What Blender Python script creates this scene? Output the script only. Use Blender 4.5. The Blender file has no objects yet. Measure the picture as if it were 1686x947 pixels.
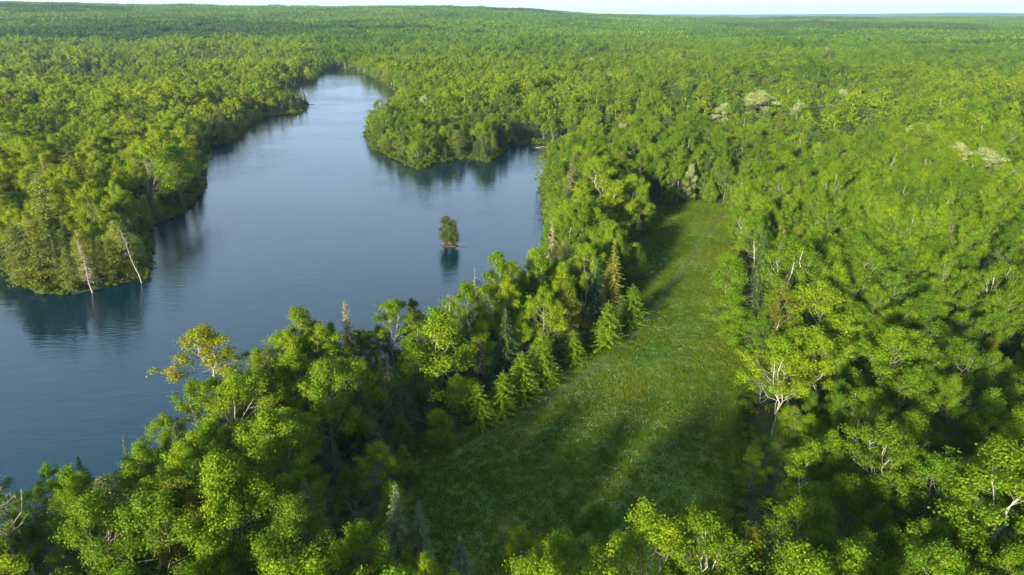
import bpy, math, random
import numpy as np
from mathutils import Vector, Matrix

S = bpy.context.scene
COL = S.collection
R = math.radians
rng = np.random.default_rng(11)

# ------------------------------------------------------------------ camera
CAM_H, PITCH, FPX, CU, CV = 70.0, R(20.8), 1204.0, 843.0, 473.5      # drone 70 m up; pixels of the 1686 px photo
cam_d = bpy.data.cameras.new('camera'); cam = bpy.data.objects.new('camera', cam_d); COL.objects.link(cam)
cam.location = (0, 0, CAM_H); cam.rotation_euler = (R(90) - PITCH, 0, 0)
cam_d.sensor_width = 36.0; cam_d.lens = 36.0 * FPX / 1686.0
cam_d.clip_start = 0.5; cam_d.clip_end = 60000
S.camera = cam

# ------------------------------------------------------------------ sky and sun
SUN_EL, SUN_AZ = R(14), R(209)         # azimuth clockwise from +Y: low, from the left and a little behind the camera
w = bpy.data.worlds.new('World'); S.world = w; w.use_nodes = True
nt = w.node_tree; bg = nt.nodes['Background']
sky = nt.nodes.new('ShaderNodeTexSky'); sky.sky_type = 'NISHITA'; sky.sun_disc = False
sky.sun_elevation = SUN_EL; sky.sun_rotation = SUN_AZ; sky.air_density = .8; sky.dust_density = .6; sky.ozone_density = 1.6
cap_sky = nt.nodes.new('ShaderNodeVectorMath'); cap_sky.operation = 'MINIMUM'; cap_sky.inputs[1].default_value = (.89, 1.17, 1.56)     # a thin even veil: no part of the sky glares
nt.links.new(sky.outputs[0], cap_sky.inputs[0]); nt.links.new(cap_sky.outputs[0], bg.inputs[0]); bg.inputs[1].default_value = 0.13
sl = bpy.data.lights.new('sun', 'SUN'); sl.energy = 3.0; sl.angle = R(4.0); sl.color = (1.0, 0.92, 0.74)
sun = bpy.data.objects.new('sun', sl); COL.objects.link(sun)
sdir = Vector((math.sin(SUN_AZ) * math.cos(SUN_EL), math.cos(SUN_AZ) * math.cos(SUN_EL), math.sin(SUN_EL)))
sun.rotation_euler = sdir.to_track_quat('Z', 'Y').to_euler(); sun.location = (-60, -40, 120)
S.view_settings.view_transform = 'Standard'; S.view_settings.look = 'None'
S.view_settings.exposure = 3.0; S.view_settings.gamma = 1.0
S.render.engine = 'CYCLES'
cy = S.cycles
cy.max_bounces = 9; cy.diffuse_bounces = 7; cy.glossy_bounces = 2; cy.transmission_bounces = 7; cy.volume_bounces = 0
cy.transparent_max_bounces = 4; cy.caustics_reflective = False; cy.caustics_refractive = False
cy.use_denoising = True
try:
    cy.denoiser = 'OPENIMAGEDENOISE'; cy.denoising_prefilter = 'ACCURATE'
except Exception:
    pass
HAZE = 0.000036

# ------------------------------------------------------------------ helpers: places
def at(u, v, z=0.0):
    """the spot on level z that the photo's pixel (u, v) looks at"""
    X = (u - CU) / FPX; Y = (v - CV) / FPX
    dx, dy, dz = X, math.cos(PITCH) - Y * math.sin(PITCH), -math.sin(PITCH) - Y * math.cos(PITCH)
    t = (CAM_H - z) / -dz
    return np.array((dx * t, dy * t))
def rise(u, v, vtop, z=0.4):
    """height of an upright thing standing at pixel (u, v) whose tip is at pixel row vtop"""
    p = at(u, v, z)
    a = PITCH + math.atan((vtop - CV) / FPX)
    # solve for z on the vertical above p whose row is vtop
    c, s = math.cos(PITCH), math.sin(PITCH); k = (vtop - CV) / FPX
    # depth = y c + (H-z) s ; down = (H-z) c - y s ; down = k depth
    hz = p[1] * (k * c + s) / (c - k * s)
    return CAM_H - hz - z
def project(x, y, z):
    c, s = math.cos(PITCH), math.sin(PITCH)
    dep = y * c + (CAM_H - z) * s; dn = (CAM_H - z) * c - y * s
    return CU + FPX * x / dep, CV + FPX * dn / dep, dep

LAKE = np.array([at(*p) for p in [
    (-900,1010),(-300,985),(-80,930),(0,893),(120,838),(220,788),(275,752),(330,722),(400,690),(470,652),(540,630),(620,603),(700,572),
    (780,540),(850,502),(888,462),(905,420),(905,380),(895,340),(892,300),(905,268),(932,250),(950,244),(905,239),(870,236),(838,243),
    (805,268),(770,261),(720,268),(690,281),(650,262),(617,246),(603,222),(612,200),(640,180),(664,166),(650,150),(615,131),(590,119),
    (560,113),(540,114),(529,122),(520,135),(490,143),(478,150),(485,164),(509,172),(492,188),(435,192),(405,212),(385,234),(345,240),
    (338,262),(337,300),(325,328),(290,356),(250,372),(240,384),(246,410),(246,440),(236,458),(180,472),(130,483),(70,484),(25,466),
    (8,447),(-60,436),(-300,432),(-900,436)]])
MEADOW = np.array([at(*p, 0.9) for p in [
    (1064,342),(1070,380),(1052,430),(1028,490),(992,545),(938,592),(880,627),(800,682),(722,722),(676,760),(690,850),(708,930),(730,1000),
    (900,1030),(1195,1030),(1190,900),(1212,780),(1222,700),(1212,600),(1203,520),(1198,450),(1200,400),(1212,342),(1150,336)]])
TRACK = np.array([at(*p, 0.9) for p in [(1195,350),(1168,385),(1135,430),(1100,478),(1075,520),(1040,560),(985,605),(920,650),(850,692),(760,745)]])

def seg_dist(P, A, closed=True):
    B = np.roll(A, -1, 0) if closed else A[1:]
    A0 = A if closed else A[:-1]
    d = np.full(len(P), 1e18)
    for a, b in zip(A0, B):
        ab = b - a; L = max(ab @ ab, 1e-9)
        t = np.clip(((P - a) @ ab) / L, 0, 1)
        q = P - (a + t[:, None] * ab)
        d = np.minimum(d, (q * q).sum(1))
    return np.sqrt(d)
def inside(P, A):
    r = np.zeros(len(P), bool); B = np.roll(A, -1, 0)
    for a, b in zip(A, B):
        c = (a[1] > P[:, 1]) != (b[1] > P[:, 1])
        xi = a[0] + (P[:, 1] - a[1]) * (b[0] - a[0]) / (b[1] - a[1] if b[1] != a[1] else 1e-9)
        r ^= c & (P[:, 0] < xi)
    return r
def wob(P, f, seed):
    """cheap smooth noise, about -1..1"""
    g = np.random.default_rng(seed); o = np.zeros(len(P))
    for k in range(6):
        a = g.uniform(0, 6.28); q = f * g.uniform(.6, 1.7)
        o += np.sin((P[:, 0] * math.cos(a) + P[:, 1] * math.sin(a)) * q + g.uniform(0, 6.28))
    return o / 3.0
def sd(P, A):
    d = seg_dist(P, A); return np.where(inside(P, A), -d, d)
def lake_sd(P): return sd(P, LAKE) + 0.5 * wob(P, .35, 3)
def meadow_sd(P): return sd(P, MEADOW) + 0.7 * wob(P, .3, 4)
def sstep(a, b, x):
    t = np.clip((x - a) / (b - a), 0, 1); return t * t * (3 - 2 * t)
def hills(P):
    x, y = P[:, 0], P[:, 1]; D = np.hypot(x, y); az = np.degrees(np.arctan2(x, np.maximum(y, 1)))
    far = sstep(900, 3800, D)
    left = 1 - sstep(-6, 14, az)
    h = far * (8 + 60 * left + 8 * sstep(18, 34, az) * sstep(3000, 6000, D))
    h += sstep(2500, 5000, D) * (9 * wob(P, .0016, 5) + 5 * wob(P, .004, 6)) * (0.45 + 0.2 * left)
    h += sstep(500, 1800, D) * 2.5 * wob(P, .008, 7) + sstep(60, 400, D) * (1 + wob(P, .02, 8)) * 0.6
    h += sstep(-20, -36, az) * sstep(1500, 3500, D) * 14
    h -= sstep(4500, 9000, D) * (34 + 45 * left)
    h += sstep(8000, 13000, D) * (1 - left) * (18 * sstep(24, 30, az) * (1 - sstep(31, 36, az)) + 20)
    return h
def ground_z(P, ls=None):
    ls = lake_sd(P) if ls is None else ls
    near = np.where(ls > 0, 0.25 + 0.75 * sstep(0, 14, ls), np.maximum(-2.6, 0.25 + ls * 0.55))
    return near + np.where(ls > 0, sstep(0, 60, ls) * hills(P), 0)

# ------------------------------------------------------------------ helpers: materials
def mat(name):
    m = bpy.data.materials.new(name); m.use_nodes = True
    n = m.node_tree; n.nodes.clear()
    return m, n, n.nodes.new('ShaderNodeOutputMaterial')
def N(n, t, **k):
    o = n.nodes.new(t)
    for a, b in k.items(): setattr(o, a, b)
    return o
def leaf_material(name, rough=.6, trans=.45, warm=(1.2, 1.15, .4), spec=.1):
    m, n, out = mat(name)
    a = N(n, 'ShaderNodeAttribute', attribute_type='INSTANCER', attribute_name='tint')
    v = N(n, 'ShaderNodeAttribute', attribute_type='GEOMETRY', attribute_name='v')
    mul = N(n, 'ShaderNodeVectorMath', operation='MULTIPLY')
    n.links.new(a.outputs['Vector'], mul.inputs[0]); n.links.new(v.outputs['Vector'], mul.inputs[1])
    p = N(n, 'ShaderNodeBsdfPrincipled'); p.inputs['Roughness'].default_value = rough
    p.inputs['Specular IOR Level'].default_value = spec
    n.links.new(mul.outputs[0], p.inputs['Base Color'])
    t = N(n, 'ShaderNodeBsdfTranslucent')
    m2 = N(n, 'ShaderNodeVectorMath', operation='MULTIPLY'); m2.inputs[1].default_value = warm
    n.links.new(mul.outputs[0], m2.inputs[0]); n.links.new(m2.outputs[0], t.inputs['Color'])
    mx = N(n, 'ShaderNodeMixShader'); mx.inputs[0].default_value = trans
    n.links.new(p.outputs[0], mx.inputs[1]); n.links.new(t.outputs[0], mx.inputs[2]); n.links.new(mx.outputs[0], out.inputs[0])
    return m
def bark_material(name, c1, c2, scale=(6, 6, 2), mark=None):
    m, n, out = mat(name)
    tc = N(n, 'ShaderNodeTexCoord'); mp = N(n, 'ShaderNodeMapping'); mp.inputs['Scale'].default_value = scale
    n.links.new(tc.outputs['Object'], mp.inputs[0])
    nz = N(n, 'ShaderNodeTexNoise'); nz.inputs['Scale'].default_value = 1.0; nz.inputs['Detail'].default_value = 4
    n.links.new(mp.outputs[0], nz.inputs[0])
    cr = N(n, 'ShaderNodeValToRGB'); cr.color_ramp.elements[0].position = .35; cr.color_ramp.elements[1].position = .62
    cr.color_ramp.elements[0].color = (*c1, 1); cr.color_ramp.elements[1].color = (*c2, 1)
    n.links.new(nz.outputs[0], cr.inputs[0])
    p = N(n, 'ShaderNodeBsdfPrincipled'); p.inputs['Roughness'].default_value = .85; p.inputs['Specular IOR Level'].default_value = .2
    n.links.new(cr.outputs[0], p.inputs['Base Color']); n.links.new(p.outputs[0], out.inputs[0])
    return m
LEAF = leaf_material('leaf'); NEEDLE = leaf_material('needle', .6, .12, (1.1, 1.1, .7), .2)
PALE = bark_material('pale_bark', (.11, .10, .08), (.36, .33, .28), (3, 3, 7))
DARK = bark_material('dark_bark', (.045, .036, .028), (.13, .105, .08))
LIMB = bark_material('limb_bark', (.07, .06, .045), (.21, .19, .155), (6, 6, 6))
DEAD = bark_material('weathered_wood', (.10, .088, .075), (.22, .195, .165), (5, 5, 1.2))

# ------------------------------------------------------------------ helpers: meshes
class MB:
    """collects quads / tubes and builds one mesh"""
    def __init__(s): s.v = []; s.f = []; s.a = []; s.m = []; s.n = 0
    def add(s, V, F, val, mi=0):
        V = np.asarray(V, float); F = np.asarray(F, int)
        s.v.append(V); s.f.append(F + s.n); s.n += len(V)
        val = np.broadcast_to(np.asarray(val, float), (len(V), 3)) if np.ndim(val) != 1 else np.repeat(np.asarray(val)[:, None], 3, 1)
        s.a.append(val); s.m.append(np.full(len(F), mi))
    def mesh(s, name, mats):
        me = bpy.data.meshes.new(name)
        V = np.concatenate(s.v); F = np.concatenate(s.f); A = np.concatenate(s.a); M = np.concatenate(s.m)
        me.vertices.add(len(V)); me.vertices.foreach_set('co', V.astype(np.float32).ravel())
        me.loops.add(F.size); me.loops.foreach_set('vertex_index', F.astype(np.int32).ravel())
        me.polygons.add(len(F)); me.polygons.foreach_set('loop_start', (np.arange(len(F)) * 4).astype(np.int32))
        for q in mats: me.materials.append(q)
        me.polygons.foreach_set('material_index', M.astype(np.int32))
        at_ = me.attributes.new('v', 'FLOAT_VECTOR', 'POINT'); at_.data.foreach_set('vector', A.astype(np.float32).ravel())
        me.update(calc_edges=True)
        return me
def unit(a): return a / np.maximum(np.linalg.norm(a, axis=-1, keepdims=True), 1e-9)
def leaves(mb, C, Nrm, size, val, g, aspect=.7, mi=0, along=None):
    """one folded kite-shaped leaf spray per centre"""
    n = len(C); Nrm = unit(Nrm)
    t = along if along is not None else g.normal(size=(n, 3))
    t = unit(t - (t * Nrm).sum(1, keepdims=True) * Nrm); b = np.cross(Nrm, t)
    size = np.broadcast_to(size, (n,))[:, None]
    f = g.uniform(-.28, .28, (n, 1)) * size
    k = g.uniform(.35, .65, (n, 1))
    p0 = C - t * size * .5; p2 = C + t * size * .5
    p1 = C + b * size * aspect * .5 + Nrm * f + t * size * (k - .5); p3 = C - b * size * aspect * .5 + Nrm * f + t * size * (.5 - k)
    V = np.stack([p0, p1, p2, p3], 1).reshape(-1, 3)
    val = np.asarray(val)
    val = np.repeat(val, 4, 0)
    mb.add(V, np.arange(4 * n).reshape(n, 4), val, mi)
def tube(mb, P, Rd, k=5, mi=0, val=1.0):
    P = np.asarray(P, float); m = len(P)
    T = unit(np.gradient(P, axis=0)); ref = np.array((.31, .95, .11)) if abs(T[0][1]) < .8 else np.array((.95, .2, .2))
    a = unit(np.cross(T, ref)); b = np.cross(T, a)
    th = np.arange(k) * 2 * math.pi / k
    V = (P[:, None] + np.asarray(Rd)[:, None, None] * (a[:, None] * np.cos(th)[None, :, None] + b[:, None] * np.sin(th)[None, :, None])).reshape(-1, 3)
    F = []
    for i in range(m - 1):
        for j in range(k): F.append((i * k + j, i * k + (j + 1) % k, (i + 1) * k + (j + 1) % k, (i + 1) * k + j))
    mb.add(V, F, val, mi)
def bend(a, b, g, lift=0., wig=.05, n=5):
    """a curved path from a to b"""
    a = np.asarray(a, float); b = np.asarray(b, float); L = np.linalg.norm(b - a); t = np.linspace(0, 1, n)[:, None]
    P = a + (b - a) * t
    P[1:-1] += g.normal(size=(n - 2, 3)) * wig * L
    P[:, 2] += (lift * L * np.sin(t * math.pi))[:, 0]
    return P

def broadleaf(seed, h=16., cb=.35, cr=4.2, nl=24, leaders=1, dens=1., leaf=.195, clump=.9, prof=.55, lean=0., fork=.3, bare=0.0, lod=1., trunk_r=.17, hue=.08):
    """(trunk MB, crown MB): trunk with limbs and twigs; leaf sprays in clumps at their ends"""
    g = np.random.default_rng(seed); tr, cw = MB(), MB()
    tops = []
    if leaders == 1:
        top = np.array((g.normal() * .5 + lean, g.normal() * .5, h * .93))
        P = bend((0, 0, -.5), top, g, 0, .018, 7); tube(tr, P, np.linspace(trunk_r, .04, 7) * h / 16, 7); tops.append(P)
    else:
        f = np.array((g.normal() * .2, g.normal() * .2, h * fork))
        tube(tr, bend((0, 0, -.5), f, g, 0, .015, 5), np.linspace(trunk_r * 1.15, trunk_r * .9, 5) * h / 16, 7)
        a0 = g.uniform(0, 6.28)
        for i in range(leaders):
            a = a0 + i * 6.28 / leaders + g.normal() * .3; r = cr * g.uniform(.25, .5)
            P = bend(f - np.array((0, 0, .15)), (r * math.cos(a) + lean, r * math.sin(a), h * g.uniform(.8, .96)), g, 0, .03, 7)
            tube(tr, P, np.linspace(trunk_r * .62, .03, 7) * h / 16, 6); tops.append(P)
    clumps = []; side = g.uniform(0, 6.28)
    for i in range(nl):
        P = tops[i % len(tops)]
        u = cb + (0.97 - cb) * ((i + g.uniform(.1, .9)) / nl); z = h * u
        q = np.array([np.interp(z * .93 - .06 * h, P[:, 2], P[:, c]) for c in range(3)])
        w = (u - cb) / (1 - cb); a = i * 2.4 + g.normal() * .45
        rad = cr * max(.16, math.sin(math.pi * min(1, (w * .86 + .14)) ** prof)) * g.uniform(.62, 1.12) * (1 + .18 * math.cos(a - side))
        e = np.array((math.cos(a) * rad + q[0] * .4, math.sin(a) * rad + q[1] * .4, min(h * 1.02, z + rad * g.uniform(.1, .6))))
        lp = bend(q, e, g, -.05, .05, 5)
        if lod > .3: tube(tr, lp, np.linspace(.055, .011, 5) * h / 16 * (1.2 - .6 * u), 4, 1)
        clumps.append((e, 1.0))
        for k in range(int(g.integers(3, 6))):
            s = g.uniform(.4, .95); o = lp[0] + (lp[-1] - lp[0]) * s
            d = unit(lp[-1] - lp[0] + g.normal(size=3) * rad * .5 + np.array((0, 0, rad * .25))); e2 = o + d * rad * g.uniform(.25, .55) + np.array((0, 0, g.uniform(0, .6)))
            if lod > .6: tube(tr, np.array([o, (o + e2) / 2 + g.normal(size=3) * .05, e2]), (.018, .013, .007), 3, 1)
            clumps.append((e2, g.uniform(.6, 1.)))
    for P in tops: clumps += [(P[-1] + np.array((0, 0, .1)), .9), (P[-2], .8)]
    for c, s in clumps:
        if g.uniform() < bare and c[2] > h * .6: continue
        r = clump * s * h / 16; n = max(3, int(135 * dens * lod * s * s))
        d = unit(g.normal(size=(n, 3)) + np.array((0, 0, .3)))
        rr = r * g.uniform(.2, 1.05, (n, 1)) ** .6
        C = c + d * rr * np.array((1.0, 1.0, .85)) * (1 + .28 * g.normal(size=(n, 1)))
        nr = d * .7 + np.array((0, 0, .45)) + g.normal(size=(n, 3)) * .5
        cv = g.normal(0, .13); cy_ = g.normal(0, hue)
        lv = np.clip(1 + cv + g.normal(0, .17, n), .5, 1.7)
        val = np.stack([lv * (1 + cy_ + g.normal(0, .05, n)), lv, lv * (1 - cy_)], 1)
        leaves(cw, C, nr, leaf * g.uniform(.7, 1.35, n) / lod ** .5, val, g)
    return tr, cw

def conifer(seed, h=14., r=2.4, cb=.05, step=.36, nb=8, droop=.25, dens=1.15, spray=.4, taper=1., rag=.25, tip=None, lod=1., trunk_r=.15, width=.42):
    """spruce and its kin: whorls of drooping boughs carrying needle sprays"""
    g = np.random.default_rng(seed); tr, cw = MB(), MB()
    top = np.array((g.normal() * .15, g.normal() * .15, h))
    P = bend((0, 0, -.4), top, g, 0, .006, 6); tube(tr, P, np.linspace(trunk_r, .02, 6) * h / 14, 6)
    z = h * cb; i = 0
    C, D, NN, SZ, VV = [], [], [], [], []
    step = step / lod ** .5
    while z < h - .25:
        u = (z / h - cb) / (1 - cb); L0 = r * (1 - u) ** taper + .12
        n = max(3, int(round(nb * (.6 + .4 * (1 - u)))))
        for k in range(n):
            a = i * .9 + k * 6.283 / n + g.normal() * .2; L = L0 * (1 + rag * g.normal()); L = max(.15, L)
            d = np.array((math.cos(a), math.sin(a), 0)); o = np.array((top[0] * z / h, top[1] * z / h, z + g.normal() * .08))
            up = .35 * (u > .8) - droop * (1 - u) + g.normal() * .06
            m = max(2, int(L / spray * 2.1 * dens * lod ** .5)); t = (np.arange(m) + g.uniform(.2, .9, m)) / m
            pt = o + d * (L * t)[:, None]; pt[:, 2] += L * t * up - L * .12 * t * t + L * .1 * t ** 3
            if lod > .6 and L > .8 and k % 2 == 0: tube(tr, np.array([o, o + (pt[-1] - o) * .5, pt[-1]]), (.028, .018, .008), 3)
            sd_ = np.array((-d[1], d[0], 0)); bv = g.normal(0, .13)
            for sg in (-1, 1):
                al = d * .75 + sd_ * sg * g.uniform(.4, .9, (m, 1)) + np.array((0, 0, -.15)) + g.normal(size=(m, 3)) * .12
                al = unit(al); sz = spray * g.uniform(.7, 1.2, m) * (.55 + .45 * (1 - t * .5)) * (.6 + .4 * min(1, L0 / 1.2)) / lod ** .35
                C.append(pt + al * (sz * .42)[:, None]); D.append(al); SZ.append(sz)
                NN.append(np.array((0, 0, 1.)) + d * .35 + g.normal(size=(m, 3)) * .38)
                lv = np.clip(1 + bv + .22 * (t - .5) + g.normal(0, .15, m), .45, 1.7)
                tv = np.ones(3) if tip is None else 1 + (np.array(tip) - 1) * sstep(.45, .95, u + .12 * g.normal())
                VV.append(lv[:, None] * tv)
        z += step * (.55 + .45 * (1 - u)) * g.uniform(.8, 1.2); i += 1
    n = 10; C.append(top + np.stack([g.normal(0, .05, n), g.normal(0, .05, n), g.uniform(-.6, .25, n)], 1)); D.append(unit(g.normal(size=(n, 3)) * .4 + (0, 0, 1)))
    SZ.append(np.full(n, spray * .6)); NN.append(g.normal(size=(n, 3)) + (0, 0, .01)); VV.append(np.ones((n, 3)) * (1 if tip is None else np.array(tip)))
    leaves(cw, np.concatenate(C), np.concatenate(NN), np.concatenate(SZ), np.concatenate(VV), g, width, 0, np.concatenate(D))
    return tr, cw

def cedar(seed, h=12., r=2.6, dens=1., leaf=.2, lod=1., hue=.06, prof=.5):
    """dense soft-outlined evergreen, foliage to the ground, in flattened upswept sprays"""
    g = np.random.default_rng(seed); tr, cw = MB(), MB()
    top = np.array((g.normal() * .3, g.normal() * .3, h))
    P = bend((0, 0, -.4), top, g, 0, .012, 6); tube(tr, P, np.linspace(.2, .03, 6) * h / 14, 6)
    n = int(190 * dens)
    for i in range(n):
        u = (i + g.uniform()) / n * .97 + .02; z = h * u
        rad = r * (math.sin(math.pi * min(1., (u * .82 + .18))) ** prof) * g.uniform(.55, 1.08) * (1 if u < .75 else .8)
        a = i * 2.4 + g.normal() * .3; d = np.array((math.cos(a), math.sin(a), g.uniform(-.05, .4)))
        o = np.array((top[0] * u, top[1] * u, z)); e = o + d * rad
        if lod > .6 and i % 2 == 0: tube(tr, bend(o, e, g, -.05, .03, 3), (.03, .02, .008), 3)
        m = max(3, int(64 * lod)); t = g.uniform(.35, 1.08, m)
        C = o + d * (rad * t)[:, None] + g.normal(size=(m, 3)) * np.array((.34, .34, .17)) * r / 2.6
        cv = g.normal(0, .13); hv = g.normal(0, hue); lv = np.clip(1 + cv + g.normal(0, .15, m), .5, 1.6)
        leaves(cw, C, np.array((0, 0, 1.)) + d * .5 + g.normal(size=(m, 3)) * .45, leaf * g.uniform(.7, 1.3, m) / lod ** .5,
               np.stack([lv * (1 + hv), lv, lv * (1 - hv)], 1), g, .55, 0, unit(d + g.normal(size=(m, 3)) * .5 + (0, 0, .2)))
    return tr, cw

def dead_conifer(seed, h=12., r=1.5, needles=.5, cb=.2, droop=.15):
    """standing dead conifer: thin bare boughs, some rust-tan needles left"""
    g = np.random.default_rng(seed); tr, cw = MB(), MB()
    top = np.array((g.normal() * .2, g.normal() * .2, h)); P = bend((0, 0, -.4), top, g, 0, .008, 6)
    tube(tr, P, np.linspace(.15, .02, 6) * h / 12, 6)
    z = h * cb
    while z < h - .2:
        u = (z / h - cb) / (1 - cb)
        for k in range(5):
            a = g.uniform(0, 6.28); L = (r * (1 - u) ** .8 + .15) * g.uniform(.5, 1.15)
            o = np.array((top[0] * z / h, top[1] * z / h, z + g.normal() * .1)); e = o + np.array((math.cos(a) * L, math.sin(a) * L, L * (.2 * u - droop + g.normal() * .1)))
            tube(cw, bend(o, e, g, .05, .03, 3), (.032, .022, .01), 3, 1, 1.)
            m = int(L * 9 * needles)
            if m:
                t = g.uniform(.2, 1, m); lv = np.clip(1 + g.normal(0, .25, m), .4, 1.7)
                leaves(cw, o + (e - o) * t[:, None] + g.normal(size=(m, 3)) * .07, g.normal(size=(m, 3)) * .6 + (0, 0, .8), .34 * g.uniform(.6, 1.2, m), np.repeat(lv[:, None], 3, 1), g, .35, 0)
        z += .36 * g.uniform(.7, 1.3)
    return tr, cw

def snag(seed, h=12., spread=3., nl=9, cb=.45, leaders=1, lean=0., twigs=3, trunk_r=.13):
    """bare leafless tree: trunk, and a crown of bare limbs and twigs"""
    g = np.random.default_rng(seed); tr, cw = MB(), MB(); tops = []
    if leaders == 1:
        P = bend((0, 0, -.4), (lean, g.normal() * .2, h * .92), g, 0, .02, 7); tube(tr, P, np.linspace(trunk_r, .035, 7), 7); tops.append(P)
    else:
        f = np.array((lean * .4, 0, h * .42)); tube(tr, bend((0, 0, -.4), f, g, 0, .015, 5), np.linspace(trunk_r, trunk_r * .8, 5), 7)
        for i in range(leaders):
            a = g.uniform(0, .8) + i * 6.28 / leaders
            P = bend(f - (0, 0, .2), (math.cos(a) * spread * .5 + lean, math.sin(a) * spread * .5, h * g.uniform(.8, 1)), g, 0, .04, 7); tube(tr, P, np.linspace(trunk_r * .7, .03, 7), 6); tops.append(P)
    for i in range(nl):
        P = tops[i % len(tops)]; z = h * (cb + (.92 - cb) * (i + g.uniform()) / nl) * .93
        q = np.array([np.interp(z, P[:, 2], P[:, c]) for c in range(3)]); a = i * 2.4 + g.normal() * .4; L = spread * g.uniform(.5, 1.) * (1.15 - .6 * z / h)
        e = q + np.array((math.cos(a) * L, math.sin(a) * L, L * g.uniform(.35, 1.1))); lp = bend(q, e, g, -.06, .06, 5)
        tube(cw, lp, np.linspace(.036, .009, 5), 4)
        for k in range(twigs):
            s = int(g.integers(1, 4)); o = lp[s]; e2 = o + unit(lp[-1] - o + g.normal(size=3) * L * .4) * L * g.uniform(.3, .6); tp = bend(o, e2, g, 0, .05, 3)
            tube(cw, tp, (.024, .015, .007), 3)
            for kk in range(2):
                e3 = tp[1] + unit(tp[-1] - tp[0] + g.normal(size=3) * L * .35) * L * g.uniform(.15, .35); tube(cw, np.array([tp[1], (tp[1] + e3) / 2, e3]), (.013, .010, .006), 3)
    return tr, cw

def merge(tr, cw):
    """trunk and crown in one mesh builder (for the stuff masses): leaves slot 0, wood slot 1"""
    m = MB()
    for V, F, A, M in zip(cw.v, cw.f, cw.a, cw.m): m.v.append(V); m.a.append(A); m.m.append(M); m.f.append(F + 0)
    m.n = cw.n
    for V, F, A, M in zip(tr.v, tr.f, tr.a, tr.m): m.v.append(V); m.a.append(A); m.m.append(M + 1); m.f.append(F + cw.n)
    m.n += tr.n
    return m
def link(name, me, parent=None):
    o = bpy.data.objects.new(name, me); COL.objects.link(o)
    if parent is not None: o.parent = parent
    return o
def quads_mesh(name, V, F, m=None):
    me = bpy.data.meshes.new(name); me.from_pydata([tuple(p) for p in V], [], [tuple(f) for f in F])
    if m: me.materials.append(m)
    me.update(); return me

# ------------------------------------------------------------------ the ground
def axis(lo, hi, step, far, ratio):
    a = list(np.arange(lo, hi + .01, step)); s = step; x = hi
    while x < far: s *= ratio; x += s; a.append(x)
    s = step; x = lo; b = []
    while x > -far: s *= ratio; x -= s; b.append(x)
    return np.array(b[::-1] + a)
FAR = 15000.
xs = axis(-300, 160, 2.5, FAR, 1.09)
ys = [-400., -200., -120., -70., -40.]; y = -20.; s = 2.5
while y < FAR:
    ys.append(y)
    if y > 420: s *= 1.02 if y < 1200 else 1.06
    y += s
ys = np.array(ys)
gx, gy = np.meshgrid(xs, ys); GP = np.stack([gx.ravel(), gy.ravel()], 1)
gls = lake_sd(GP); gz = ground_z(GP, gls)
gm = meadow_sd(GP); gz += np.where(gm < 0, .12 * wob(GP, .25, 12), .15 * wob(GP, .4, 13)) * (gls > 1)
nx, ny = len(xs), len(ys); idx = np.arange(nx * ny).reshape(ny, nx)
me = bpy.data.meshes.new('ground'); V = np.column_stack([GP, gz])
F = np.stack([idx[:-1, :-1], idx[:-1, 1:], idx[1:, 1:], idx[1:, :-1]], -1).reshape(-1, 4)
me.vertices.add(len(V)); me.vertices.foreach_set('co', V.astype(np.float32).ravel())
me.loops.add(F.size); me.loops.foreach_set('vertex_index', F.astype(np.int32).ravel())
me.polygons.add(len(F)); me.polygons.foreach_set('loop_start', (np.arange(len(F)) * 4).astype(np.int32))
def fattr(me, name, a): me.attributes.new(name, 'FLOAT', 'POINT').data.foreach_set('value', np.asarray(a, np.float32))
fattr(me, 'meadow', gm); fattr(me, 'shore', gls); fattr(me, 'track', np.minimum(seg_dist(GP, TRACK, False), 50)); fattr(me, 'far', np.hypot(GP[:, 0], GP[:, 1]))
me.update(calc_edges=True); me.polygons.foreach_set('use_smooth', np.ones(len(F), bool))
ground = link('ground', me); ground['kind'] = 'structure'; ground['label'] = 'low ground of forest floor and grassy meadow around the lake'

m, n, out = mat('ground'); me.materials.append(m)
geo = N(n, 'ShaderNodeNewGeometry')
def noise(scale, detail=4, rough=.55, vec=None):
    q = N(n, 'ShaderNodeTexNoise'); q.inputs['Scale'].default_value = scale; q.inputs['Detail'].default_value = detail; q.inputs['Roughness'].default_value = rough
    n.links.new(vec or geo.outputs['Position'], q.inputs['Vector']); return q.outputs[0]
def ramp(fac, stops):
    c = N(n, 'ShaderNodeValToRGB'); e = c.color_ramp.elements
    while len(e) < len(stops): e.new(.5)
    for q, (p, col) in zip(e, stops): q.position = p; q.color = (*col, 1) if len(col) == 3 else col
    n.links.new(fac, c.inputs[0]); return c.outputs[0]
def mixc(f, a, b, mode='MIX'):
    q = N(n, 'ShaderNodeMix', data_type='RGBA', blend_type=mode)
    for s_, v_ in ((q.inputs[0], f), (q.inputs[6], a), (q.inputs[7], b)):
        if isinstance(v_, (int, float)): s_.default_value = v_
        elif isinstance(v_, tuple): s_.default_value = (*v_, 1)
        else: n.links.new(v_, s_)
    return q.outputs[2]
def mapr(v_, a, b, c=0., d=1.):
    q = N(n, 'ShaderNodeMapRange', interpolation_type='SMOOTHSTEP'); n.links.new(v_, q.inputs[0])
    for k, x in zip((1, 2, 3, 4), (a, b, c, d)): q.inputs[k].default_value = x
    return q.outputs[0]
def add(a, b, op='ADD'):
    q = N(n, 'ShaderNodeMath', operation=op)
    for s_, v_ in ((q.inputs[0], a), (q.inputs[1], b)):
        if isinstance(v_, (int, float)): s_.default_value = v_
        else: n.links.new(v_, s_)
    return q.outputs[0]
def attr(name):
    q = N(n, 'ShaderNodeAttribute', attribute_name=name); return q.outputs['Fac']
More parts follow.
